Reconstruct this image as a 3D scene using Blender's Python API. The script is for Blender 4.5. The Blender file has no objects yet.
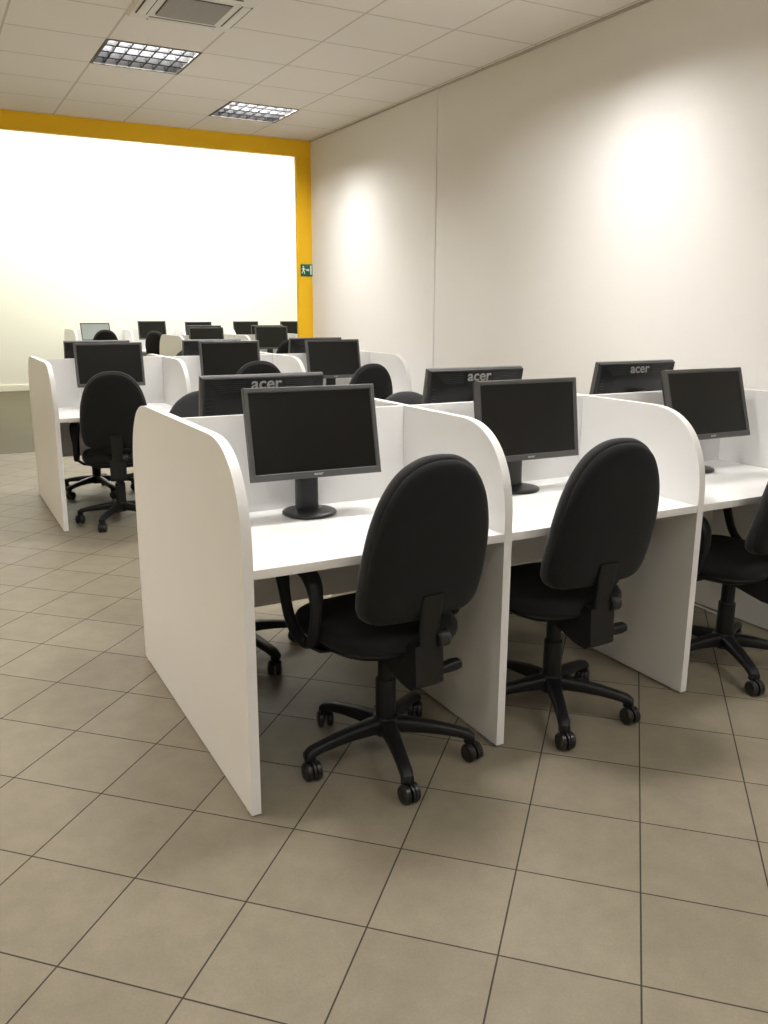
import bpy, bmesh, math, random
from mathutils import Vector, Matrix
random.seed(7)
PI = math.pi
scn = bpy.context.scene
COL = scn.collection

# ------------------------------------------------------------------ materials
def new_mat(name):
    m = bpy.data.materials.new(name); m.use_nodes = True
    nt = m.node_tree
    return m, nt, nt.nodes['Principled BSDF']

def simple(name, col, rough=.5, metal=0., spec=.5, bump=None, var=None, sheen=0.):
    m, nt, b = new_mat(name)
    b.inputs['Base Color'].default_value = (*col, 1)
    b.inputs['Roughness'].default_value = rough
    b.inputs['Metallic'].default_value = metal
    b.inputs['Specular IOR Level'].default_value = spec
    if sheen:
        b.inputs['Sheen Weight'].default_value = sheen
        b.inputs['Sheen Roughness'].default_value = .5
    tc = nt.nodes.new('ShaderNodeTexCoord')
    if var:
        n = nt.nodes.new('ShaderNodeTexNoise'); n.inputs['Scale'].default_value = var[0]; n.inputs['Detail'].default_value = 4
        mx = nt.nodes.new('ShaderNodeMix'); mx.data_type = 'RGBA'
        nt.links.new(tc.outputs['Object'], n.inputs['Vector'])
        nt.links.new(n.outputs['Fac'], mx.inputs['Factor'])
        mx.inputs[6].default_value = (*[c * (1 - var[1]) for c in col], 1)
        mx.inputs[7].default_value = (*[min(1, c * (1 + var[1])) for c in col], 1)
        nt.links.new(mx.outputs[2], b.inputs['Base Color'])
    if bump:
        n2 = nt.nodes.new('ShaderNodeTexNoise'); n2.inputs['Scale'].default_value = bump[0]; n2.inputs['Detail'].default_value = 3
        bp = nt.nodes.new('ShaderNodeBump'); bp.inputs['Strength'].default_value = bump[1]; bp.inputs['Distance'].default_value = bump[2]
        nt.links.new(tc.outputs['Object'], n2.inputs['Vector'])
        nt.links.new(n2.outputs['Fac'], bp.inputs['Height'])
        nt.links.new(bp.outputs['Normal'], b.inputs['Normal'])
    return m

M = {}
M['laminate'] = simple('white laminate', (.80, .79, .775), .38, var=(6, .015))
M['edge'] = simple('white edge band', (.82, .80, .78), .4)
M['wall'] = simple('painted wall', (.84, .822, .80), .85, bump=(120, .12, .002), var=(1.3, .02))
M['bounce_wall'] = simple('warm bounce wall', (.85, .66, .32), .85, bump=(120, .12, .002))  # for the unseen left wall; colour made up to bounce warm light
M['cream'] = simple('cream wall paint', (.84, .84, .75), .85, bump=(120, .1, .002))
M['yellow'] = simple('yellow paint', (.95, .56, .006), .55)
M['fabric'] = simple('black upholstery', (.011, .011, .0115), .95, spec=.25, bump=(900, .35, .001), var=(40, .25), sheen=.06)
M['piping'] = simple('dark grey edge fabric', (.026, .026, .028), .9, spec=.25, bump=(900, .3, .001), sheen=.12)
M['plastic'] = simple('black plastic', (.009, .009, .010), .45, spec=.36, bump=(500, .08, .0005))
M['rubber'] = simple('black caster plastic', (.012, .012, .013), .33)
M['bezel'] = simple('grey monitor plastic', (.078, .076, .076), .45)
M['screen'] = simple('dark screen', (.0062, .0058, .0048), .28, spec=.3)
M['reflectscreen'] = simple('pale screen', (.22, .245, .24), .3)  # pale reflection on the glass put into the base colour
M['housing'] = simple('black monitor housing', (.010, .0105, .012), .36)
M['vent'] = simple('black vent slats', (.022, .023, .026), .4)
M['logo'] = simple('grey lettering', (.42, .42, .43), .32, .85)
M['silver'] = simple('small silver lettering', (.5, .5, .5), .35)
M['metal'] = simple('brushed metal', (.45, .45, .45), .35, 1.)
M['louvre'] = simple('louvre aluminium', (.021, .0208, .0215), .5, spec=.02)
M['reflector'] = simple('dull reflector', (.02, .019, .018), .5, spec=.05)
M['acplastic'] = simple('off white appliance plastic', (.80, .78, .74), .45)
M['acgrille'] = simple('grey grille plastic', (.42, .41, .38), .5)
M['ceilbar'] = simple('ceiling edge bar', (.50, .46, .40), .6)
M['lightframe'] = simple('grey light frame', (.10, .095, .085), .6)
M['dark'] = simple('painted gap shade', (.02, .02, .02), .8)  # shade inside the cassette's slots and intake, painted as dark solids
M['green'] = simple('green sign face', (.0, .13, .085), .4)
M['signwhite'] = simple('white sign print', (.85, .9, .86), .4)
M['skirt'] = simple('cream skirting', (.84, .83, .74), .5)
M['strip'] = simple('floor joint strip', (.10, .095, .08), .6)
M['cable'] = simple('pale cable', (.6, .58, .54), .5)
M['baseceram'] = simple('brown ceramic skirting', (.30, .22, .15), .5)

def emit_mat(name, col, s):
    m, nt, b = new_mat(name)
    b.inputs['Base Color'].default_value = (.9, .9, .95, 1)
    b.inputs['Emission Color'].default_value = (*col, 1)
    b.inputs['Emission Strength'].default_value = s
    return m
M['tube'] = emit_mat('fluorescent tube', (.86, .90, 1.0), 6.0)

def floor_mat():
    m, nt, b = new_mat('ceramic floor tiles')
    N, L = nt.nodes, nt.links
    geo = N.new('ShaderNodeNewGeometry')
    ta = .7778; off = (.755, -.76)
    A = (math.sin(ta), math.cos(ta), 0); B = (-math.cos(ta), math.sin(ta), 0)
    sub = N.new('ShaderNodeVectorMath'); sub.operation = 'SUBTRACT'; sub.inputs[1].default_value = (*off, 0)
    L.new(geo.outputs['Position'], sub.inputs[0])
    comb = N.new('ShaderNodeCombineXYZ')
    for v, k in ((A, 'X'), (B, 'Y')):
        d = N.new('ShaderNodeVectorMath'); d.operation = 'DOT_PRODUCT'; d.inputs[1].default_value = v
        L.new(sub.outputs[0], d.inputs[0])
        ad = N.new('ShaderNodeMath'); ad.operation = 'ADD'; ad.inputs[1].default_value = 31.25 + .00125
        L.new(d.outputs['Value'], ad.inputs[0])
        L.new(ad.outputs[0], comb.inputs[k])
    br = N.new('ShaderNodeTexBrick'); br.offset = 0; br.squash = 1
    br.inputs['Scale'].default_value = 1; br.inputs['Brick Width'].default_value = .3125; br.inputs['Row Height'].default_value = .3125
    br.inputs['Mortar Size'].default_value = .0023; br.inputs['Mortar Smooth'].default_value = .15; br.inputs['Bias'].default_value = 0
    br.inputs['Color1'].default_value = (.222, .190, .137, 1); br.inputs['Color2'].default_value = (.244, .210, .153, 1)
    br.inputs['Mortar'].default_value = (.050, .040, .030, 1)
    L.new(comb.outputs[0], br.inputs['Vector'])
    n = N.new('ShaderNodeTexNoise'); n.inputs['Scale'].default_value = 9; n.inputs['Detail'].default_value = 6; n.inputs['Roughness'].default_value = .65
    L.new(geo.outputs['Position'], n.inputs['Vector'])
    mr = N.new('ShaderNodeMapRange'); mr.inputs[1].default_value = .3; mr.inputs[2].default_value = .7; mr.inputs[3].default_value = .90; mr.inputs[4].default_value = 1.08
    L.new(n.outputs['Fac'], mr.inputs[0])
    n3 = N.new('ShaderNodeTexNoise'); n3.inputs['Scale'].default_value = 160; n3.inputs['Detail'].default_value = 2
    L.new(geo.outputs['Position'], n3.inputs['Vector'])
    mr3 = N.new('ShaderNodeMapRange'); mr3.inputs[1].default_value = .3; mr3.inputs[2].default_value = .7; mr3.inputs[3].default_value = .95; mr3.inputs[4].default_value = 1.05
    L.new(n3.outputs['Fac'], mr3.inputs[0])
    mu = N.new('ShaderNodeMath'); mu.operation = 'MULTIPLY'; L.new(mr.outputs[0], mu.inputs[0]); L.new(mr3.outputs[0], mu.inputs[1])
    vm = N.new('ShaderNodeVectorMath'); vm.operation = 'SCALE'
    L.new(br.outputs['Color'], vm.inputs[0]); L.new(mu.outputs[0], vm.inputs['Scale'])
    L.new(vm.outputs[0], b.inputs['Base Color'])
    r = N.new('ShaderNodeMapRange'); r.inputs[3].default_value = .50; r.inputs[4].default_value = .85
    L.new(br.outputs['Fac'], r.inputs[0]); L.new(r.outputs[0], b.inputs['Roughness'])
    b.inputs['Specular IOR Level'].default_value = .22
    inv = N.new('ShaderNodeMath'); inv.operation = 'SUBTRACT'; inv.inputs[0].default_value = 1; L.new(br.outputs['Fac'], inv.inputs[1])
    bp = N.new('ShaderNodeBump'); bp.inputs['Strength'].default_value = .5; bp.inputs['Distance'].default_value = .0015
    L.new(inv.outputs[0], bp.inputs['Height']); L.new(bp.outputs[0], b.inputs['Normal'])
    return m
M['floor'] = floor_mat()
M['floorfar'] = simple('olive stone floor', (.125, .110, .068), .6, spec=.12, var=(1.5, .12))

CX0, CY0, PITCH = .54, .27, .6     # ceiling grid origin
def ceiling_mat():
    m, nt, b = new_mat('mineral ceiling tiles')
    N, L = nt.nodes, nt.links
    geo = N.new('ShaderNodeNewGeometry')
    ad = N.new('ShaderNodeVectorMath'); ad.operation = 'ADD'; ad.inputs[1].default_value = (12 - CX0, 12 - CY0, 0)
    L.new(geo.outputs['Position'], ad.inputs[0])
    br = N.new('ShaderNodeTexBrick'); br.offset = 0; br.squash = 1
    br.inputs['Scale'].default_value = 1; br.inputs['Brick Width'].default_value = PITCH; br.inputs['Row Height'].default_value = PITCH
    br.inputs['Mortar Size'].default_value = .008; br.inputs['Mortar Smooth'].default_value = .3
    br.inputs['Color1'].default_value = (.86, .825, .765, 1); br.inputs['Color2'].default_value = (.88, .845, .785, 1)
    br.inputs['Mortar'].default_value = (.62, .58, .51, 1)
    L.new(ad.outputs[0], br.inputs['Vector'])
    L.new(br.outputs['Color'], b.inputs['Base Color'])
    b.inputs['Roughness'].default_value = .9
    n = N.new('ShaderNodeTexNoise'); n.inputs['Scale'].default_value = 220
    L.new(geo.outputs['Position'], n.inputs['Vector'])
    bp = N.new('ShaderNodeBump'); bp.inputs['Strength'].default_value = .25; bp.inputs['Distance'].default_value = .002
    L.new(n.outputs['Fac'], bp.inputs['Height']); L.new(bp.outputs[0], b.inputs['Normal'])
    return m
M['ceiling'] = ceiling_mat()

# ------------------------------------------------------------------ helpers
def to_mesh(bm, name, smooth=True, angle=38):
    bmesh.ops.recalc_face_normals(bm, faces=bm.faces)
    me = bpy.data.meshes.new(name); bm.to_mesh(me); bm.free()
    if smooth:
        for p in me.polygons: p.use_smooth = True
        me.set_sharp_from_angle(angle=math.radians(angle))
    return me

def link(name, me, mat, parent=None, loc=(0, 0, 0), rot=(0, 0, 0)):
    o = bpy.data.objects.new(name, me); COL.objects.link(o)
    if mat and not me.materials: me.materials.append(mat)
    o.location = loc; o.rotation_euler = rot
    if parent: o.parent = parent
    return o

def thing(name, label, cat, loc=(0, 0, 0), rotz=0, group=None):
    o = bpy.data.objects.new(name, None); COL.objects.link(o)
    o.empty_display_size = .1
    o.location = loc; o.rotation_euler = (0, 0, rotz)
    o['label'] = label; o['category'] = cat
    if group: o['group'] = group
    return o

def box(bm, lo, hi, bev=0, seg=2, mtx=None):
    r = bmesh.ops.create_cube(bm, size=1)
    vs = r['verts']
    for v in vs:
        v.co = Vector([lo[i] + (v.co[i] + .5) * (hi[i] - lo[i]) for i in range(3)])
    if bev:
        es = list({e for v in vs for e in v.link_edges})
        rr = bmesh.ops.bevel(bm, geom=es, offset=bev, segments=seg, profile=.5, affect='EDGES')
        vs = list({v for f in rr['faces'] for v in f.verts} | {v for v in vs if v.is_valid})
    if mtx is not None: bmesh.ops.transform(bm, matrix=mtx, verts=vs)
    return vs

def cyl(bm, p0, p1, r0, r1=None, n=24, bev=0):
    r1 = r0 if r1 is None else r1
    p0, p1 = Vector(p0), Vector(p1); d = p1 - p0; L = d.length
    q = Vector((0, 0, 1)).rotation_difference(d.normalized()).to_matrix().to_4x4()
    prof = [(r0 - bev, 0), (r0, bev), (r1, L - bev), (r1 - bev, L)] if bev else [(r0, 0), (r1, L)]
    rings = []
    for r, z in prof:
        rings.append([bm.verts.new(Matrix.Translation(p0) @ q @ Vector((r * math.cos(2 * PI * k / n), r * math.sin(2 * PI * k / n), z))) for k in range(n)])
    skin(bm, rings)

def skin(bm, rings, cap=True, closed=False):
    n = len(rings[0])
    pairs = list(zip(rings[:-1], rings[1:]))
    if closed: pairs.append((rings[-1], rings[0]))
    for a, b in pairs:
        for k in range(n):
            bm.faces.new((a[k], a[(k + 1) % n], b[(k + 1) % n], b[k]))
    if cap and not closed:
        bm.faces.new(list(reversed(rings[0]))); bm.faces.new(rings[-1])

def lathe(bm, prof, n=40, c=(0, 0, 0)):
    rings = [[bm.verts.new((c[0] + r * math.cos(2 * PI * k / n), c[1] + r * math.sin(2 * PI * k / n), c[2] + z)) for k in range(n)] for r, z in prof]
    skin(bm, rings)

def catmull(pts, sub=6, closed=True):
    out = []; n = len(pts)
    for i in range(n if closed else n - 1):
        P = [Vector(pts[(i + k) % n] if closed else pts[min(max(i + k, 0), n - 1)]) for k in (-1, 0, 1, 2)]
        for s in range(sub):
            t = s / sub
            out.append(.5 * ((2 * P[1]) + (-P[0] + P[2]) * t + (2 * P[0] - 5 * P[1] + 4 * P[2] - P[3]) * t * t + (-P[0] + 3 * P[1] - 3 * P[2] + P[3]) * t ** 3))
    if not closed: out.append(Vector(pts[-1]))
    return out

def superellipse(a, b, n=2.6, m=56):
    o = []
    for k in range(m):
        t = 2 * PI * k / m; c, s = math.cos(t), math.sin(t)
        o.append((a * math.copysign(abs(c) ** (2 / n), c), b * math.copysign(abs(s) ** (2 / n), s)))
    return o

def pad(bm, outline, prof, warp):
    """stack of scaled outlines; prof = [(inset, height)], warp maps (u, v, h) to xyz"""
    cx = sum(p[0] for p in outline) / len(outline); cy = sum(p[1] for p in outline) / len(outline)
    R = max(max(abs(p[0] - cx), abs(p[1] - cy)) for p in outline)
    rings = []
    for ins, h in prof:
        ring = []
        for u, v in outline:
            d = Vector((u - cx, v - cy)); l = d.length
            k = max(l - ins * min(1, l / R * 1.3 + .0), .0) / l if l > 1e-6 else 0
            ring.append(bm.verts.new(warp(cx + d.x * k, cy + d.y * k, h)))
        rings.append(ring)
    skin(bm, rings)

def sweep(bm, path, w, h, closed=False, side=Vector((1, 0, 0)), m=12, pw=3.0, cap=True):
    """rounded-rectangle section (w along side, h in the path's plane) along a path; w, h may be lists"""
    n = len(path); rings = []
    for i, p in enumerate(path):
        a = path[(i - 1) % n] if closed or i > 0 else path[i]; b = path[(i + 1) % n] if closed or i < n - 1 else path[i]
        t = (b - a).normalized(); up = side.cross(t).normalized()
        ww = w[i] if isinstance(w, (list, tuple)) else w; hh = h[i] if isinstance(h, (list, tuple)) else h
        rings.append([bm.verts.new(p + side * u + up * v) for u, v in superellipse(ww / 2, hh / 2, pw, m)])
    skin(bm, rings, cap, closed)

def extrude_outline(bm, pts, axis, a, b):
    """closed 2-D outline extruded along axis 0/1/2 from a to b"""
    def P(u, v, w):
        return [(w, u, v), (u, w, v), (u, v, w)][axis]
    r0 = [bm.verts.new(P(u, v, a)) for u, v in pts]; r1 = [bm.verts.new(P(u, v, b)) for u, v in pts]
    skin(bm, [r0, r1])

def bevel_all(bm, off, seg=2, ang=30):
    es = [e for e in bm.edges if len(e.link_faces) == 2 and e.calc_face_angle(0) > math.radians(ang)]
    bmesh.ops.bevel(bm, geom=es, offset=off, segments=seg, profile=.5, affect='EDGES')

# ------------------------------------------------------------------ setting
XW, YB, YF, ZC, ZB = 2.985, 6.30, 14.0, 3.06, 4.7
XL, YN = -4.6, -4.6
def struct(name, bm, mat, smooth=False):
    o = link(name, to_mesh(bm, name, smooth), mat); o['kind'] = 'structure'; return o

bm = bmesh.new(); box(bm, (XL - .2, YN - .2, -.1), (8.2, 7.06, 0)); struct('floor', bm, M['floor'])
bm = bmesh.new(); box(bm, (XL - .2, 7.06, -.1), (8.2, YF + .2, 0)); struct('floor_far', bm, M['floorfar'])
# ceiling: one slab per grid cell, open where fixtures sit
FIX = [(0, 6), (2, 8), (2, 2), (0, 0), (-2, 2), (-2, 8), (-4, 6), (-4, 0), (0, -6), (2, -4), (-2, -4), (-4, -6), (-6, 2), (-6, 8), (-6, -4)]
cells = set(FIX)
bm = bmesh.new()
i0, i1 = math.floor((XL - CX0) / PITCH), math.ceil((XW - CX0) / PITCH)
j0, j1 = math.floor((YN - CY0) / PITCH), math.ceil((YB - CY0) / PITCH)
for i in range(i0, i1):
    for j in range(j0, j1):
        if (i, j) in cells: continue
        a = (max(CX0 + i * PITCH, XL), max(CY0 + j * PITCH, YN)); b_ = (min(CX0 + (i + 1) * PITCH, XW), min(CY0 + (j + 1) * PITCH, YB + .045))
        if b_[0] - a[0] < .001 or b_[1] - a[1] < .001: continue
        box(bm, (*a, ZC), (*b_, ZC + .02))
struct('ceiling', bm, M['ceiling'])
bm = bmesh.new(); box(bm, (XL - .1, YN - .1, ZC + .3), (XW + .1, YB + .04, ZC + .4)); struct('trim_7', bm, M['ceiling']).name = 'ceiling_upper'
bm = bmesh.new(); box(bm, (XL - .2, YB, ZB), (8.2, YF + .2, ZB + .1)); struct('ceiling_back', bm, M['cream'])
# right wall: two plasterboard lengths with a small step at the joint
bm = bmesh.new(); box(bm, (XW - .010, 3.90, 0), (XW + .15, YB + .06, ZC + .3), .003); box(bm, (XW - .004, YN, 0), (XW + .15, 3.90, ZC + .3)); struct('wall_right', bm, M['wall'])
bm = bmesh.new(); box(bm, (XW - .0125, 3.880, 0), (XW, 3.906, ZC - .001), .004); struct('trim_4', bm, M['wall'])
bm = bmesh.new(); box(bm, (XL - .15, YN, 0), (XL, YF, ZB)); struct('wall_left', bm, M['bounce_wall'])
bm = bmesh.new(); box(bm, (XL - .15, YN - .15, 0), (XW + .15, YN, ZC + .3)); struct('wall_near', bm, M['wall'])
bm = bmesh.new(); box(bm, (XL - .15, YF, 0), (8.1, YF + .15, ZB)); struct('wall_back', bm, M['cream'])
bm = bmesh.new(); box(bm, (8.0, YB + .06, 0), (8.15, YF, ZB)); box(bm, (XW + .15, YB + .06, 0), (8.1, YB + .16, ZB)); box(bm, (XW + .002, YB + .055, ZC), (XW + .16, YB + .16, ZB)); struct('wall_far_right', bm, M['cream'])
bm = bmesh.new(); box(bm, (XL, YB + .045, ZC), (XW, YB + .14, ZB)); struct('wall_above_opening', bm, M['cream'])
bm = bmesh.new(); box(bm, (XL, YF - .018, 0), (8.0, YF, .11), .004); struct('baseboard_back', bm, M['skirt'])
bm = bmesh.new(); box(bm, (XW - .014, YN, 0), (XW - .004, 3.879, .08), .002); box(bm, (XW - .020, 3.906, 0), (XW - .010, YB, .08), .002); struct('baseboard_right', bm, M['baseceram'])
bm = bmesh.new(); box(bm, (XL, YB, 2.905), (XW, YB + .045, ZC - .001), .004); box(bm, (2.815, YB, 0), (XW, YB + .045, 2.905), .004); struct('trim_1', bm, M['yellow'])
bm = bmesh.new(); box(bm, (XL, 7.05, 0), (8.0, 7.075, .003)); struct('trim_2', bm, M['strip'])
bm = bmesh.new(); box(bm, (XW - .022, YN, ZC - .012), (XW - .003, YB, ZC), .001); struct('trim_3', bm, M['ceilbar'])

# ------------------------------------------------------------------ benches
W, D, H, HD, TH, Y2 = .8592, 1.3086, 1.079, .74, .029, 3.586
def panel_mesh():
    a, b, n = .28, .33, 2.45
    pts = [(0, .007)]
    arc = []
    for k in range(17):
        t = PI / 2 * k / 16
        arc.append((a - a * math.cos(t) ** (2 / n), H - b + b * math.sin(t) ** (2 / n)))
    pts += arc
    pts += [(D - u, v) for u, v in reversed(arc)]
    pts += [(D, .007)]
    bm = bmesh.new(); extrude_outline(bm, pts, 0, 0, TH)
    bevel_all(bm, .0018, 2, 60)
    return to_mesh(bm, 'bench_side_panel')
ME = {}
ME['panel'] = panel_mesh(); ME['panel'].materials.append(M['laminate'])
def bxmesh(name, lo, hi, bev, mat, seg=2):
    bm = bmesh.new(); box(bm, lo, hi, bev, seg); me = to_mesh(bm, name); me.materials.append(mat); return me
ME['top'] = bxmesh('bench_top', (0, 0, HD - .027), (W - TH - .001, D / 2 - .0105, HD), .0015, M['laminate'])
ME['screenp'] = bxmesh('bench_centre', (0, -.009, .39), (W - TH - .001, .009, H - .001), .0012, M['laminate'])
bm = bmesh.new(); lathe(bm, [(.014, 0), (.017, .002), (.017, .0065), (.012, .0075)], 16); ME['foot'] = to_mesh(bm, 'foot'); ME['foot'].materials.append(M['metal'])
def bench(x0, y0, n, label):
    t = thing('workstation_bench', label, 'desk', (x0, y0, 0), 0, 'white partitioned computer benches')
    for k in range(n + 1):
        p = link('side_panel', ME['panel'], None, t, (k * W, 0, 0))
        for yy in (.04, D - .04):
            link('foot', ME['foot'], None, p, (TH / 2, yy, 0))
    for k in range(n):
        link('desktop', ME['top'], None, t, (k * W + TH + .0005, .002, 0))
        link('desktop', ME['top'], None, t, (k * W + TH + .0005, D / 2 + .0095 - .001 + .0, 0))
        link('centre_panel', ME['screenp'], None, t, (k * W + TH + .0005, D / 2, 0))
    return t
B1 = (0., 0.); B2 = (0., Y2); B3 = (2.175, 8.4); B4 = (1.455, 12.0)
bench(*B1, 3, 'white partitioned computer bench nearest the camera, with its large rounded end panel')
bench(*B2, 3, 'white partitioned computer bench second from the camera, with its end panel at far left')
bench(*B3, 3, 'white partitioned computer bench in the far room with a cream lit end panel')
bench(*B4, 5, 'farthest white partitioned computer bench, along the back wall of the far room')

# ------------------------------------------------------------------ monitors
MW, MH = .46, .46 / 1.52
def text_mesh(s, size, depth, shear=.0, bold=.0):
    cu = bpy.data.curves.new('lettering', 'FONT'); cu.body = s; cu.size = size; cu.align_x = 'CENTER'; cu.align_y = 'CENTER'
    cu.extrude = depth; cu.shear = shear; cu.offset = bold; cu.resolution_u = 4
    o = bpy.data.objects.new('lettering', cu); COL.objects.link(o)
    dg = bpy.context.evaluated_depsgraph_get(); dg.update()
    me = bpy.data.meshes.new_from_object(o.evaluated_get(dg)); me.name = 'lettering'
    me.materials.clear()
    bpy.data.objects.remove(o); bpy.data.curves.remove(cu)
    return me
def monitor_meshes():
    # panel frame: local x right (seen from the front), z up, front towards -y; origin at panel centre, front face y=0
    w, h = MW / 2, MH / 2
    bz, bb = .0165, .023
    bm = bmesh.new()
    def ring(x0, x1, z0, z1, y): return [bm.verts.new((x, y, z)) for x, z in ((x0, z0), (x1, z0), (x1, z1), (x0, z1))]
    rs = [ring(-w + .004, w - .004, -h + .004, h - .004, .024), ring(-w, w, -h, h, .020), ring(-w, w, -h, h, .004), ring(-w + .003, w - .003, -h + .003, h - .003, 0),
          ring(-w + bz - .003, w - bz + .003, -h + bb - .003, h - bz + .003, 0), ring(-w + bz, w - bz, -h + bb, h - bz, .005), ring(-w + bz, w - bz, -h + bb, h - bz, .014)]
    skin(bm, rs, cap=False)
    ME['m_bezel'] = to_mesh(bm, 'monitor_bezel', True, 25); ME['m_bezel'].materials.append(M['bezel'])
    ME['m_screen'] = bxmesh('monitor_screen', (-w + bz - .001, .0055, -h + bb - .001), (w - bz + .001, .012, h - bz + .001), 0, M['screen'])
    # rear housing: stepped box, sloped shoulders, ribbed vent bands
    bm = bmesh.new()
    rs = [ring(-w + .003, w - .003, -h + .003, h - .003, .018), ring(-w + .004, w - .004, -h + .004, h - .004, .034),
          ring(-w + .010, w - .010, -h + .010, h - .008, .037), ring(-w + .022, w - .022, -h + .02, h - .012, .038),
          ring(-w + .075, w - .075, -h + .05, h - .062, .056), ring(-w + .08, w - .08, -h + .055, h - .067, .057)]
    skin(bm, rs); bevel_all(bm, .0015, 2, 12)
    ME['m_back'] = to_mesh(bm, 'monitor_housing', True, 20); ME['m_back'].materials.append(M['housing'])
    # vent slats on the top shoulder, left and right of the lettering
    th = math.atan2(.018, .05)
    for sx in (-1, 1):
        bm = bmesh.new()
        for k in range(6):
            f = .10 + k * .13
            z = h - .012 - .05 * f; y = .038 + .018 * f
            xa, xb = .075, w - .030 - .05 * f
            lo = (min(sx * xa, sx * xb), -.002, -.0013); hi = (max(sx * xa, sx * xb), .0016, .0013)
            box(bm, lo, hi, 0, mtx=Matrix.Translation((0, y, z)))
        ME['m_vent%d' % sx] = to_mesh(bm, 'monitor_vent', False); ME['m_vent%d' % sx].materials.append(M['vent'])
    for sx in (-1, 1):
        bm = bmesh.new()
        for k in range(9):
            z = h - .075 - k * .014
            box(bm, (sx * (w - .028) - .012, .040, z - .0016), (sx * (w - .028) + .012, .0445, z + .0016))
        ME['m_sidevent%d' % sx] = to_mesh(bm, 'monitor_side_vent', False); ME['m_sidevent%d' % sx].materials.append(M['housing'])
    me = text_mesh('acer', .058, .0006, .14, .0010)
    me.transform(Matrix.Translation((0, .0442, h - .0265)) @ Matrix.Rotation(PI, 4, 'Z') @ Matrix.Rotation(PI / 2 - th, 4, 'X') @ Matrix.Scale(1.12, 4, (1, 0, 0)))
    me.materials.append(M['logo']); ME['m_logo'] = me
    me = text_mesh('acer', .013, .0003, .18, .0003)
    me.transform(Matrix.Translation((0, -.0002, -h + .0125)) @ Matrix.Rotation(PI / 2, 4, 'X') @ Matrix.Scale(1.4, 4, (1, 0, 0)))
    me.materials.append(M['silver']); ME['m_logo2'] = me
    # stand: origin on the desk at the centre of the disc
    bm = bmesh.new(); lathe(bm, [(.089, 0), (.093, .003), (.094, .008), (.091, .012), (.075, .0155), (.04, .0185), (.02, .019)], 56)
    ME['m_base'] = to_mesh(bm, 'monitor_base', True, 50); ME['m_base'].materials.append(M['rubber'])
    bm = bmesh.new()
    path = [Vector((0, .012, .012)), Vector((0, .012, .05)), Vector((0, .012, .15)), Vector((0, .010, .25)), Vector((0, .008, .33))]
    sweep(bm, path, .078, [.042, .036, .032, .030, .028], m=28, pw=5)
    ME['m_neck'] = to_mesh(bm, 'monitor_neck', True, 50); ME['m_neck'].materials.append(M['rubber'])
    bm = bmesh.new(); cyl(bm, (-.045, 0, 0), (.045, 0, 0), .016, n=20, bev=.003); box(bm, (-.038, -.035, -.034), (.038, -.008, .034), .004)
    ME['m_hinge'] = to_mesh(bm, 'monitor_hinge'); ME['m_hinge'].materials.append(M['rubber'])
monitor_meshes()
def monitor(x, y, zc, label, yaw=0., tilt=.18, fwd=.062, group=None, detail=True):
    """x, y: panel centre (front face); yaw 0 faces -y, pi faces +y; base stands behind the panel on the desk"""
    n = Vector((math.sin(yaw), -math.cos(yaw), 0))
    bx, by = x - n.x * fwd, y - n.y * fwd
    t = thing('computer_monitor', label, 'monitor', (bx, by, HD), yaw, group)
    link('stand_base', ME['m_base'], None, t)
    link('stand_neck', ME['m_neck'], None, t, (0, .012, 0))
    zz = zc - HD
    link('hinge', ME['m_hinge'], None, t, (0, -.002, zz - .01), (-tilt, 0, 0))
    R = (-tilt, 0, 0); P = (0, -fwd, zz)
    fr = link('bezel', ME['m_bezel'], None, t, P, R)
    link('screen', ME['m_screen'], None, t, P, R)
    hs = link('rear_housing', ME['m_back'], None, t, P, R)
    if detail:
        link('logo', ME['m_logo2'], None, fr)
        for sx in (-1, 1):
            link('vent', ME['m_vent%d' % sx], None, hs); link('side_vent', ME['m_sidevent%d' % sx], None, hs)
        link('logo', ME['m_logo'], None, hs)
    return t

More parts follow.
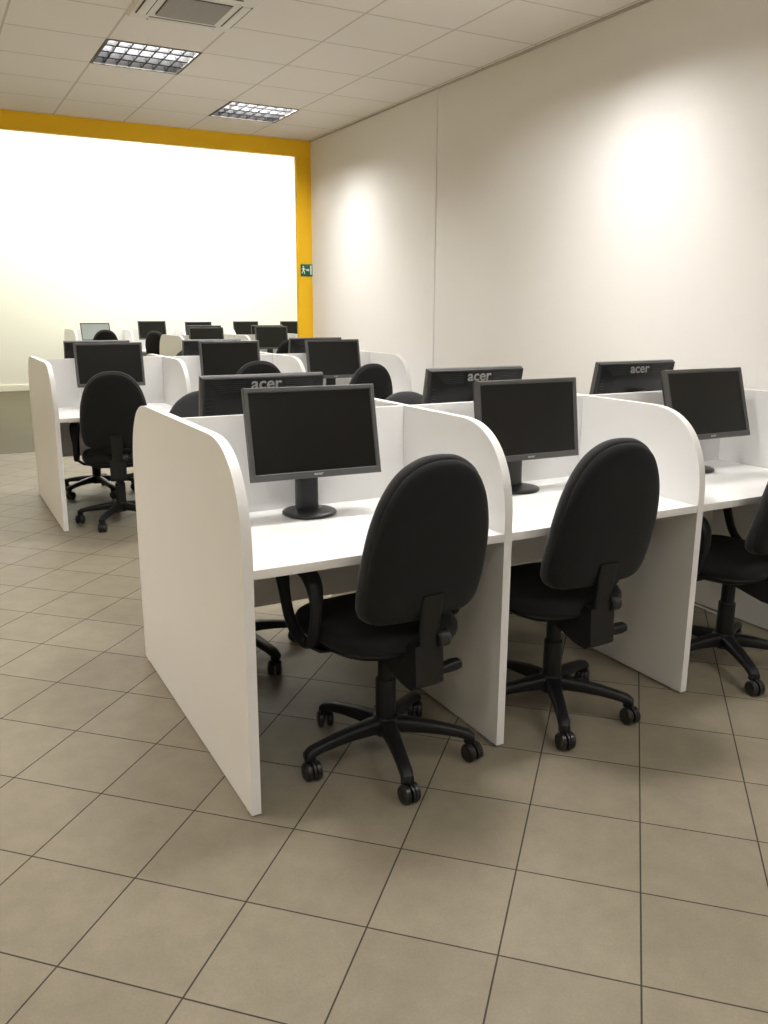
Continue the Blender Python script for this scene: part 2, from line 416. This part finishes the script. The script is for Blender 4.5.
# ------------------------------------------------------------------ chairs
def chair_meshes():
    bm = bmesh.new()   # a leg of the star base along +x
    prof = [(.018, .112, .060, .058), (.06, .113, .054, .050), (.12, .110, .047, .043), (.18, .103, .042, .037), (.235, .094, .040, .033), (.272, .085, .040, .033), (.290, .074, .036, .026)]
    rings = []
    for x, z, w, h in prof:
        rings.append([bm.verts.new((x, u, z + v)) for u, v in superellipse(w / 2, h / 2, 3.2, 20)])
    skin(bm, rings)
    cyl(bm, (.274, 0, .056), (.274, 0, .088), .0185, n=20, bev=.003)
    ME['leg'] = to_mesh(bm, 'chair_leg', True, 45); ME['leg'].materials.append(M['plastic'])
    bm = bmesh.new()   # twin-wheel caster, stem at origin, wheels trail along +x
    for s in (-1, 1):
        y0 = s * .0045; y1 = s * .0265
        cyl(bm, (.014, min(y0, y1), .030), (.014, max(y0, y1), .030), .030, n=28, bev=.005)
        cyl(bm, (.014, s * .026, .030), (.014, s * .028, .030), .010, n=16)
    pts = []
    for k in range(13):
        a = math.radians(-25 + 205 * k / 12); pts.append((.014 + .0335 * math.cos(a), .030 + .0335 * math.sin(a)))
    for k in range(12, -1, -1):
        a = math.radians(-25 + 205 * k / 12); pts.append((.014 + .0285 * math.cos(a), .030 + .0285 * math.sin(a)))
    extrude_outline(bm, pts, 1, -.0035, .0035)
    pts2 = [(p[0], p[1]) for p in pts]
    cyl(bm, (0, 0, .034), (0, 0, .068), .010, n=16)
    ME['caster'] = to_mesh(bm, 'caster', True, 40); ME['caster'].materials.append(M['rubber'])
    bm = bmesh.new(); lathe(bm, [(.040, .080), (.045, .086), (.045, .130), (.040, .141), (.036, .144)], 32)
    ME['hub'] = to_mesh(bm, 'hub'); ME['hub'].materials.append(M['plastic'])
    bm = bmesh.new(); lathe(bm, [(.033, .13), (.0335, .20), (.0335, .268), (.032, .272), (.0265, .273), (.0265, .372), (.034, .374), (.034, .386)], 32)
    ME['column'] = to_mesh(bm, 'gas_column'); ME['column'].materials.append(M['plastic'])
    # seat cushion
    out = superellipse(.235, .25, 3.0, 64)
    def wseat(u, v, h):
        fall = -.018 * max(0, (v - .08) / .145) ** 2
        return (u * (1 - .05 * (v < 0) * abs(v) / .25), v + .06, h + .018 + fall * (h > .42))
    bm = bmesh.new()
    pad(bm, out, [(.10, .412), (.016, .412), (.004, .418), (0, .430), (.002, .446), (.010, .458), (.026, .467), (.06, .473), (.11, .476), (.17, .476)], wseat)
    ME['seat'] = to_mesh(bm, 'seat', True, 60); ME['seat'].materials.append(M['fabric'])
    bm = bmesh.new()
    pad(bm, out, [(.16, .372), (.10, .374), (.06, .380), (.022, .396), (.010, .408), (.012, .414), (.05, .414)], wseat)
    ME['pan'] = to_mesh(bm, 'seat_pan', True, 60); ME['pan'].materials.append(M['plastic'])
    # backrest: outline in x/z, z from 0 (bottom) up
    half = [(.10, .0), (.163, .005), (.199, .032), (.211, .085), (.213, .165), (.209, .245), (.196, .325), (.169, .402), (.126, .465), (.066, .502)]
    pts = [(0, -.001)] + half + [(0, .512)] + [(-a, b) for a, b in reversed(half)]
    ol = [(p.x, p.y) for p in catmull([(a, b, 0) for a, b in pts], 4)]
    def wback(u, v, h):
        bow = .55 * u * u; lum = -.018 * math.sin(PI * min(1, max(0, v / .5)))
        return (u, h + bow + lum, v)
    bm = bmesh.new()
    pad(bm, ol, [(.05, -.002), (.008, -.002), (.001, .004), (0, .016), (.004, .028), (.014, .036), (.04, .043), (.08, .046), (.14, .047)], wback)
    ME['back'] = to_mesh(bm, 'backrest', True, 60); ME['back'].materials.append(M['piping'])
    bm = bmesh.new()
    pad(bm, ol, [(.14, -.034), (.08, -.033), (.04, -.030), (.018, -.024), (.010, -.016), (.009, -.006), (.012, .0), (.05, .001)], wback)
    ME['backcover'] = to_mesh(bm, 'back_cover', True, 60); ME['backcover'].materials.append(M['fabric'])
    # back support bar (j shape) with its box under the seat
    bm = bmesh.new()
    path = catmull([(0, -.04, .375), (0, -.12, .372), (0, -.178, .385), (0, -.210, .43), (0, -.219, .50), (0, -.228, .57), (0, -.238, .63)], 5, False)
    nP = len(path)
    sweep(bm, path, [.068 + .005 * math.sin(i / nP * 9) for i in range(nP)], .020, m=24, pw=4)
    ME['bar'] = to_mesh(bm, 'back_support', True, 50); ME['bar'].materials.append(M['plastic'])
    bm = bmesh.new()
    pts = [(-.237, .47), (-.207, .475), (-.16, .425), (-.10, .405), (-.04, .400), (-.04, .365), (-.11, .345), (-.165, .330), (-.217, .325), (-.244, .345)]
    extrude_outline(bm, pts, 0, -.050, .050); bevel_all(bm, .012, 3, 40)
    ME['mech'] = to_mesh(bm, 'tilt_mechanism', True, 40); ME['mech'].materials.append(M['plastic'])
    bm = bmesh.new()
    cyl(bm, (.028, -.220, .480), (.066, -.220, .480), .027, n=28, bev=.005); cyl(bm, (.064, -.220, .480), (.074, -.220, .480), .017, n=24, bev=.003)
    ME['knob'] = to_mesh(bm, 'knob'); ME['knob'].materials.append(M['rubber'])
    bm = bmesh.new()
    path = [Vector((.04, -.184, .352)), Vector((.07, -.186, .353)), Vector((.125, -.190, .360)), Vector((.146, -.191, .362))]
    sweep(bm, path, [.026, .034, .042, .036], [.022, .028, .036, .030], side=Vector((0, 1, 0)), m=16, pw=3)
    ME['lever'] = to_mesh(bm, 'lever', True, 50); ME['lever'].materials.append(M['plastic'])
    # looped armrest in a y/z plane, x = 0
    loop = [(.045, .436), (.10, .446), (.15, .492), (.182, .57), (.192, .632), (.170, .662), (.11, .668), (.04, .668), (-.005, .655), (-.032, .615), (-.034, .56), (-.022, .50), (.0, .450)]
    path = catmull([(0, a, b) for a, b in loop], 4)
    ws = []; hs = []
    for p in path:
        f = min(1, max(0, (p.z - .56) / .09)); ws.append(.034 + .022 * f); hs.append(.030 - .004 * f)
    bm = bmesh.new(); sweep(bm, path, ws, hs, True, m=16, pw=2.8)
    ME['arm'] = to_mesh(bm, 'armrest', True, 60); ME['arm'].materials.append(M['plastic'])
    bm = bmesh.new(); path = [Vector((-.268, .05, .440)), Vector((-.250, .05, .420)), Vector((-.225, .05, .402)), Vector((-.18, .05, .396)), Vector((0, .05, .394)), Vector((.18, .05, .396)), Vector((.225, .05, .402)), Vector((.250, .05, .420)), Vector((.268, .05, .440))]
    sweep(bm, path, .06, .012, side=Vector((0, 1, 0)), m=16, pw=4)
    ME['armbar'] = to_mesh(bm, 'arm_bracket', True, 50); ME['armbar'].materials.append(M['plastic'])
chair_meshes()
SWIVEL = [.5, -.6, 1.5, .3, -.8]
def chair(x, y, yaw, phase, label, group, lift=0., lean=11., backz=.534):
    """yaw 0 looks towards +y; phase = world angle (deg) of one star leg"""
    t = thing('office_chair', label, 'chair', (x, y, 0), yaw, group)
    link('base_hub', ME['hub'], None, t)
    for k in range(5):
        lg = link('leg', ME['leg'], None, t, (0, 0, 0), (0, 0, math.radians(phase + 72 * k) - yaw))
        link('caster', ME['caster'], None, lg, (.274, 0, 0), (0, 0, SWIVEL[k]))
    link('gas_column', ME['column'], None, t, (0, 0, lift))
    st = link('seat', ME['seat'], None, t, (0, 0, lift))
    link('seat_pan', ME['pan'], None, t, (0, 0, lift))
    link('tilt_mechanism', ME['mech'], None, t, (0, 0, lift))
    bs = link('back_support', ME['bar'], None, t, (0, -.013, lift))
    link('knob', ME['knob'], None, bs)
    link('lever', ME['lever'], None, t, (0, 0, lift))
    rl = (math.radians(lean), 0, 0)
    bk = link('backrest', ME['back'], None, t, (0, -.188, backz + lift), rl)
    link('back_cover', ME['backcover'], None, bk)
    link('arm_bracket', ME['armbar'], None, t, (0, 0, min(lift, .02)))
    for s in (-1, 1):
        link('armrest', ME['arm'], None, t, (s * .266, 0, min(lift, .02)))
    return t

R = math.radians
FC = 'office chairs along the front of the nearest bench'
chair(.511, .138, R(4), 39, 'black office chair nearest the camera, left of the others at the front bench', FC)
chair(1.198, .138, R(0), 24, 'black office chair at the middle desk of the front bench, before the second monitor', FC)
chair(2.087, .125, R(10), 28, 'black office chair cut by the right edge of the photo, at the last front desk', FC)
SC = 'office chairs along the front of the second bench'
chair(.397, 3.706, R(-12), 16, 'black office chair on the aisle at the leftmost desk of the second bench', SC)
chair(1.335, 3.72, R(-2), 50, 'black office chair with rounded back showing above the nearest left rear-facing monitor', SC, .04)
chair(2.15, 3.70, R(8), 10, 'black office chair before the rightmost front monitor of the second bench', SC)
BC = 'office chairs on the far side of the nearest bench'
chair(.338, 1.165, R(180), 0, 'black office chair behind the nearest bench, its base showing under the left front desk', BC, .05)
chair(1.315, 1.165, R(180), 30, 'black office chair behind the nearest bench, left of its middle rear-facing monitor', BC, .005)
RC = 'office chairs on the far side of the second bench'
chair(.42, Y2 + 1.16, R(180), 68, 'black office chair behind the second bench, its base showing under the leftmost desk', RC)
chair(1.28, Y2 + 1.20, R(172), 20, 'black office chair behind the second bench, left of its middle rear-facing monitor', RC, .06)
GC = 'office chairs in the far room'
chair(1.79, 11.5 + .25, R(3), 20, 'dark office chair in the far room before the pale reflecting monitor', GC, .06)
chair(2.77, 11.75, R(-50), 40, 'dark office chair turned sideways in the far room, left of the cream end panel', GC, .03)
chair(3.54, 8.52, R(-4), 33, 'dark office chair beside the yellow column in the far room, overlapping a monitor', GC)

# monitors, front of row 1
FM = 'monitors along the front of the nearest bench'
monitor(.422, .473, 1.032, 'dark monitor nearest the camera, at the left desk of the front bench', -.047, .227, group=FM)
monitor(1.295, .452, 1.024, 'dark monitor at the middle desk of the front bench, its left edge behind the divider', -.015, .14, .075, group=FM)
monitor(2.245, .445, 1.040, 'dark monitor tilted back at the right desk of the front bench, near the right edge', -.008, .29, group=FM)
BM = 'monitors along the far side of the nearest bench, seen from behind'
monitor(.366, .83, 1.052, 'rear-facing black monitor at the left of the nearest bench, behind its leftmost front monitor', PI, .16, .06, group=BM)
monitor(1.272, .83, 1.052, 'rear-facing black monitor at the middle of the nearest bench, between two like it', PI + .0, .20, .06, group=BM)
monitor(2.145, .83, 1.056, 'rear-facing black monitor at the right of the nearest bench, seen against the white wall', PI, .20, .06, group=BM)
SM = 'monitors along the front of the second bench'
monitor(.457, Y2 + .495, 1.04, 'dark monitor at the left desk of the second bench, above the aisle chair', -.033, .17, .05, group=SM)
monitor(1.333, Y2 + .495, 1.04, 'dark monitor at the middle desk of the second bench', -.02, .15, .05, group=SM)
monitor(2.183, Y2 + .495, 1.04, 'dark monitor at the right desk of the second bench, nearest the white wall', -.006, .207, .05, group=SM)
RM = 'monitors along the far side of the second bench, seen from behind'
monitor(.435, Y2 + .845, 1.046, 'rear-facing monitor at the left of the second bench, behind the aisle monitor', PI, .16, .06, group=RM)
monitor(1.29, Y2 + .845, 1.042, 'rear-facing monitor at the middle of the second bench, showing as a black strip', PI, .16, .06, group=RM)
monitor(2.16, Y2 + .845, 1.046, 'rear-facing monitor at the right of the second bench, just below the yellow column', PI, .16, .06, group=RM)
GM = 'monitors in the far room'
for x, y, z, yaw, tl, lb in (
        (2.60, 8.88, 1.03, 0, .15, 'brownish dark monitor in the far room at the left desk of the third bench'),
        (3.50, 8.88, 1.04, 0, .15, 'dark monitor in the far room just left of the yellow column'),
        (2.66, 9.22, 1.05, PI, .15, 'rear-facing dark monitor strip in the far room above the brownish monitor'),
        (3.55, 9.22, 1.05, PI, .15, 'rear-facing dark monitor strip in the far room above the monitor by the column'),
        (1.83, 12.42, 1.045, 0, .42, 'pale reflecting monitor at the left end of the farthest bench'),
        (2.74, 12.42, 1.06, 0, .15, 'dark monitor on the farthest bench, second from its left end'),
        (3.53, 12.42, 1.045, 0, .15, 'dark monitor on the farthest bench, third from its left end'),
        (4.38, 12.42, 1.05, 0, .15, 'dark monitor on the farthest bench, fourth from its left end'),
        (5.26, 12.42, 1.05, 0, .15, 'dark monitor on the farthest bench, cut off by the yellow column')):
    mo = monitor(x, y, z, lb, yaw, tl, group=GM, detail=False)
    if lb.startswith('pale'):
        sc_ = next(c for c in mo.children if c.name.startswith('screen')); sc_.data = sc_.data.copy(); sc_.data.materials[0] = M['reflectscreen']; sc_['label'] = 'pale grey screen'

# ------------------------------------------------------------------ exit sign
t = thing('exit_sign', 'green sign with white pictogram on the yellow column', 'sign', (2.912, YB, 1.81))
bm = bmesh.new(); box(bm, (-.068, -.006, -.06), (.068, 0, .06), .002); link('sign_plate', to_mesh(bm, 'sign_plate'), M['green'], t)
bm = bmesh.new()
def quad(pts, y0=-.0075, y1=-.0055): extrude_outline(bm, pts, 1, y0, y1)
quad([(.036, -.045), (.054, -.045), (.054, .048), (.036, .048)])                       # doorway
bmd = bm; link('sign_doorway', to_mesh(bm, 'sign_doorway', False), M['signwhite'], t)
bm = bmesh.new()
quad([(-.008, .008), (.012, .008), (.012, .018), (.030, .002), (.012, -.014), (.012, -.005), (-.008, -.005)])   # arrow
link('sign_arrow', to_mesh(bm, 'sign_arrow', False), M['signwhite'], t)
bm = bmesh.new()                                                                        # running figure
quad([(-.040 + .008 * math.cos(a * PI / 6), .034 + .008 * math.sin(a * PI / 6)) for a in range(12)])
quad([(-.046, .022), (-.030, .024), (-.026, .012), (-.034, -.006), (-.044, -.004)])
quad([(-.034, -.004), (-.022, -.018), (-.028, -.040), (-.034, -.040), (-.031, -.020), (-.042, -.006)])
quad([(-.040, -.004), (-.046, -.022), (-.056, -.034), (-.060, -.029), (-.052, -.019), (-.047, -.003)])
quad([(-.030, .023), (-.020, .010), (-.012, .013), (-.012, .008), (-.021, .004), (-.032, .015)])
quad([(-.046, .022), (-.058, .010), (-.053, .004), (-.050, .007), (-.052, .011), (-.044, .017)])
link('sign_figure', to_mesh(bm, 'sign_figure', False), M['signwhite'], t)

# ------------------------------------------------------------------ ceiling lights
HZ = .085
def troffer_meshes():
    s = PITCH / 2 - .004
    bm = bmesh.new()                                              # open white tray
    t_ = .004
    box(bm, (-s, -s, HZ), (s, s, HZ + t_))
    for a in (-1, 1):
        box(bm, (min(a * s, a * (s - t_)), -s, 0), (max(a * s, a * (s - t_)), s, HZ)); box(bm, (-s, min(a * s, a * (s - t_)), 0), (s, max(a * s, a * (s - t_)), HZ))
    ME['tray'] = to_mesh(bm, 'light_tray', False); ME['tray'].materials.append(M['reflector'])
    bm = bmesh.new()
    for a in (-1, 1):
        box(bm, (a * s - .010, -s - .003, -.004), (a * s + .010, s + .003, .002)); box(bm, (-s, a * s - .010, -.004), (s, a * s + .010, .002))
    ME['tframe'] = to_mesh(bm, 'light_frame', False); ME['tframe'].materials.append(M['lightframe'])
    bm = bmesh.new()                                              # louvre: long blades along x, cross blades along y
    for k in range(1, 4):
        y = -s + 2 * s * k / 4
        extrude_outline(bm, [(y - .014, .004), (y + .014, .004), (y + .003, .048), (y - .003, .048)], 0, -s + .004, s - .004)
    for k in range(1, 7):
        x = -s + 2 * s * k / 7
        extrude_outline(bm, [(x - .005, .006), (x + .005, .006), (x + .0015, .040), (x - .0015, .040)], 1, -s + .004, s - .004)
    ME['louvre'] = to_mesh(bm, 'light_louvre', False); ME['louvre'].materials.append(M['louvre'])
    bm = bmesh.new(); cyl(bm, (-s + .012, 0, 0), (s - .012, 0, 0), .011, n=16)
    ME['tube'] = to_mesh(bm, 'light_tube'); ME['tube'].materials.append(M['tube'])
troffer_meshes()
LPW = {(2, 2): 122, (2, 8): 116, (0, 0): 98, (0, 6): 88.0, (-2, 2): 17.6, (-2, 8): 13, (-4, 6): 26, (-4, 0): 28, (2, -4): 72, (0, -6): 62, (-2, -4): 40, (-6, 2): 210, (-6, 8): 60, (-6, -4): 130, (-4, -6): 40}  # unseen lights nearest the left wall boosted to bounce warm light off it
def troffer(i, j, label=None):
    x, y = CX0 + (i + .5) * PITCH, CY0 + (j + .5) * PITCH
    t = thing('ceiling_light', label, 'ceiling light', (x, y, ZC), 0, 'recessed louvre lights')
    link('housing', ME['tray'], None, t); link('frame', ME['tframe'], None, t)
    link('louvre', ME['louvre'], None, t)
    for k in range(4):
        link('tube', ME['tube'], None, t, (0, (k - 1.5) * .148, .062))
def lamp(i, j, power):
    x, y = CX0 + (i + .5) * PITCH, CY0 + (j + .5) * PITCH
    la = bpy.data.lights.new('troffer_lamp', 'AREA'); la.shape = 'RECTANGLE'; la.size = .55; la.size_y = .26; la.energy = power * .82; la.color = (1, .985, .955)
    o = bpy.data.objects.new('troffer_lamp', la); COL.objects.link(o); o.location = (x, y - .14, ZC + HZ - .004)
    la = la.copy(); la.energy = power * .18
    o = bpy.data.objects.new('troffer_lamp', la); COL.objects.link(o); o.location = (x, y + .14, ZC + HZ - .004)
troffer(0, 6, 'bright recessed ceiling light with louvre grid, the left and nearer of the two')
troffer(2, 8, 'recessed ceiling light with louvre grid near the yellow beam, the right one of the two')
for (i, j) in FIX:
    if (i, j) not in ((0, 6), (2, 8)):
        troffer(i, j, 'recessed louvre ceiling light out of the frame')
    lamp(i, j, LPW.get((i, j), 16))

# ------------------------------------------------------------------ ceiling air conditioner
ax, ay, s = .838, 3.0, .305
t = thing('ceiling_air_conditioner', 'white square air conditioning cassette in the ceiling at the top edge', 'air conditioner', (ax, ay, ZC))
bm = bmesh.new()
def ring2(a, z): return [bm.verts.new((x * a, y * a, z)) for x, y in ((-1, -1), (1, -1), (1, 1), (-1, 1))]
skin(bm, [ring2(s, 0), ring2(s, -.012), ring2(s - .012, -.026), ring2(s - .05, -.032), ring2(.175, -.032), ring2(.17, -.022)])
bevel_all(bm, .002, 2, 15)
link('fascia_panel', to_mesh(bm, 'fascia'), M['acplastic'], t)
for k in range(4):
    bm = bmesh.new(); box(bm, (-.19, s - .085, -.036), (.19, s - .035, -.030), .0025, mtx=None)
    fl = link('air_flap', to_mesh(bm, 'air_flap'), M['acplastic'], t, (0, 0, 0), (0, 0, k * PI / 2))
    bm = bmesh.new(); box(bm, (-.195, s - .036, -.0335), (.195, s - .029, -.0300)); box(bm, (-.195, s - .091, -.0335), (.195, s - .086, -.0300))
    link('flap_gap_shade', to_mesh(bm, 'flap_gap_shade', False), M['dark'], fl)  # dark strips laid on the fascia for the shade of the slots
bm = bmesh.new(); box(bm, (-.17, -.17, -.0335), (.17, .17, -.020))
link('intake_shade', to_mesh(bm, 'intake_shade', False), M['dark'], t)  # dark block behind the grille, painted for the shade inside
bm = bmesh.new()
for k in range(17):
    y = -.16 + k * .32 / 16; box(bm, (-.168, y - .0056, -.040), (.168, y + .0062, -.032), .001)
for k in range(15):
    x = -.165 + k * .33 / 14; box(bm, (x - .002, -.168, -.0385), (x + .002, .168, -.0325))
link('intake_grille', to_mesh(bm, 'intake_grille', False), M['acgrille'], t)

# cable on the floor under the last desk
bm = bmesh.new()
path = catmull([(2.555, .78, .006), (2.55, .66, .006), (2.535, .52, .006), (2.50, .40, .006), (2.42, .33, .006), (2.35, .34, .006)], 6, False)
sweep(bm, path, .011, .011, side=Vector((0, 0, 1)), m=10, pw=2)
o = link('power_cable', to_mesh(bm, 'power_cable', True, 60), M['cable']); o['label'] = 'pale cable lying on the floor under the right desk of the front bench'; o['category'] = 'cable'

# ------------------------------------------------------------------ lights of the far room, camera
def area(x, y, z, sx, sy, e, col, rot=(0, 0, 0)):
    la = bpy.data.lights.new('far_room_lamp', 'AREA'); la.shape = 'RECTANGLE'; la.size = sx; la.size_y = sy; la.energy = e; la.color = col
    o = bpy.data.objects.new('far_room_lamp', la); COL.objects.link(o); o.location = (x, y, z); o.rotation_euler = rot
for x in (.6, 3.1, 5.6):
    for y, e in ((8.6, 36), (12.2, 135)):
        area(x, y, ZB - .05, 1.2, .6, e, (1, .99, .93))
w = bpy.data.worlds.new('World'); scn.world = w; w.use_nodes = True
w.node_tree.nodes['Background'].inputs[0].default_value = (.02, .02, .02, 1)

cam = bpy.data.cameras.new('camera'); co = bpy.data.objects.new('camera', cam); COL.objects.link(co)
f_, cx, cy, cz, yaw, pit, rol = 842.3364, -.692, -2.0687, 1.4277, .496, -.237, .0044
fw = Vector((math.sin(yaw) * math.cos(pit), math.cos(yaw) * math.cos(pit), math.sin(pit)))
r0 = Vector((math.cos(yaw), -math.sin(yaw), 0)); u0 = r0.cross(fw)
rv = r0 * math.cos(rol) + u0 * math.sin(rol); uv = -r0 * math.sin(rol) + u0 * math.cos(rol)
mt = Matrix((rv, uv, -fw)).transposed().to_4x4(); mt.translation = (cx, cy, cz)
co.matrix_world = mt
cam.sensor_fit = 'VERTICAL'; cam.sensor_height = 36; cam.lens = f_ / 1024 * 36; cam.clip_start = .02
scn.camera = co
scn.view_settings.view_transform = 'Standard'; scn.view_settings.look = 'None'
scn.view_settings.exposure = 0; scn.view_settings.gamma = 1; scn.view_settings.use_curve_mapping = False
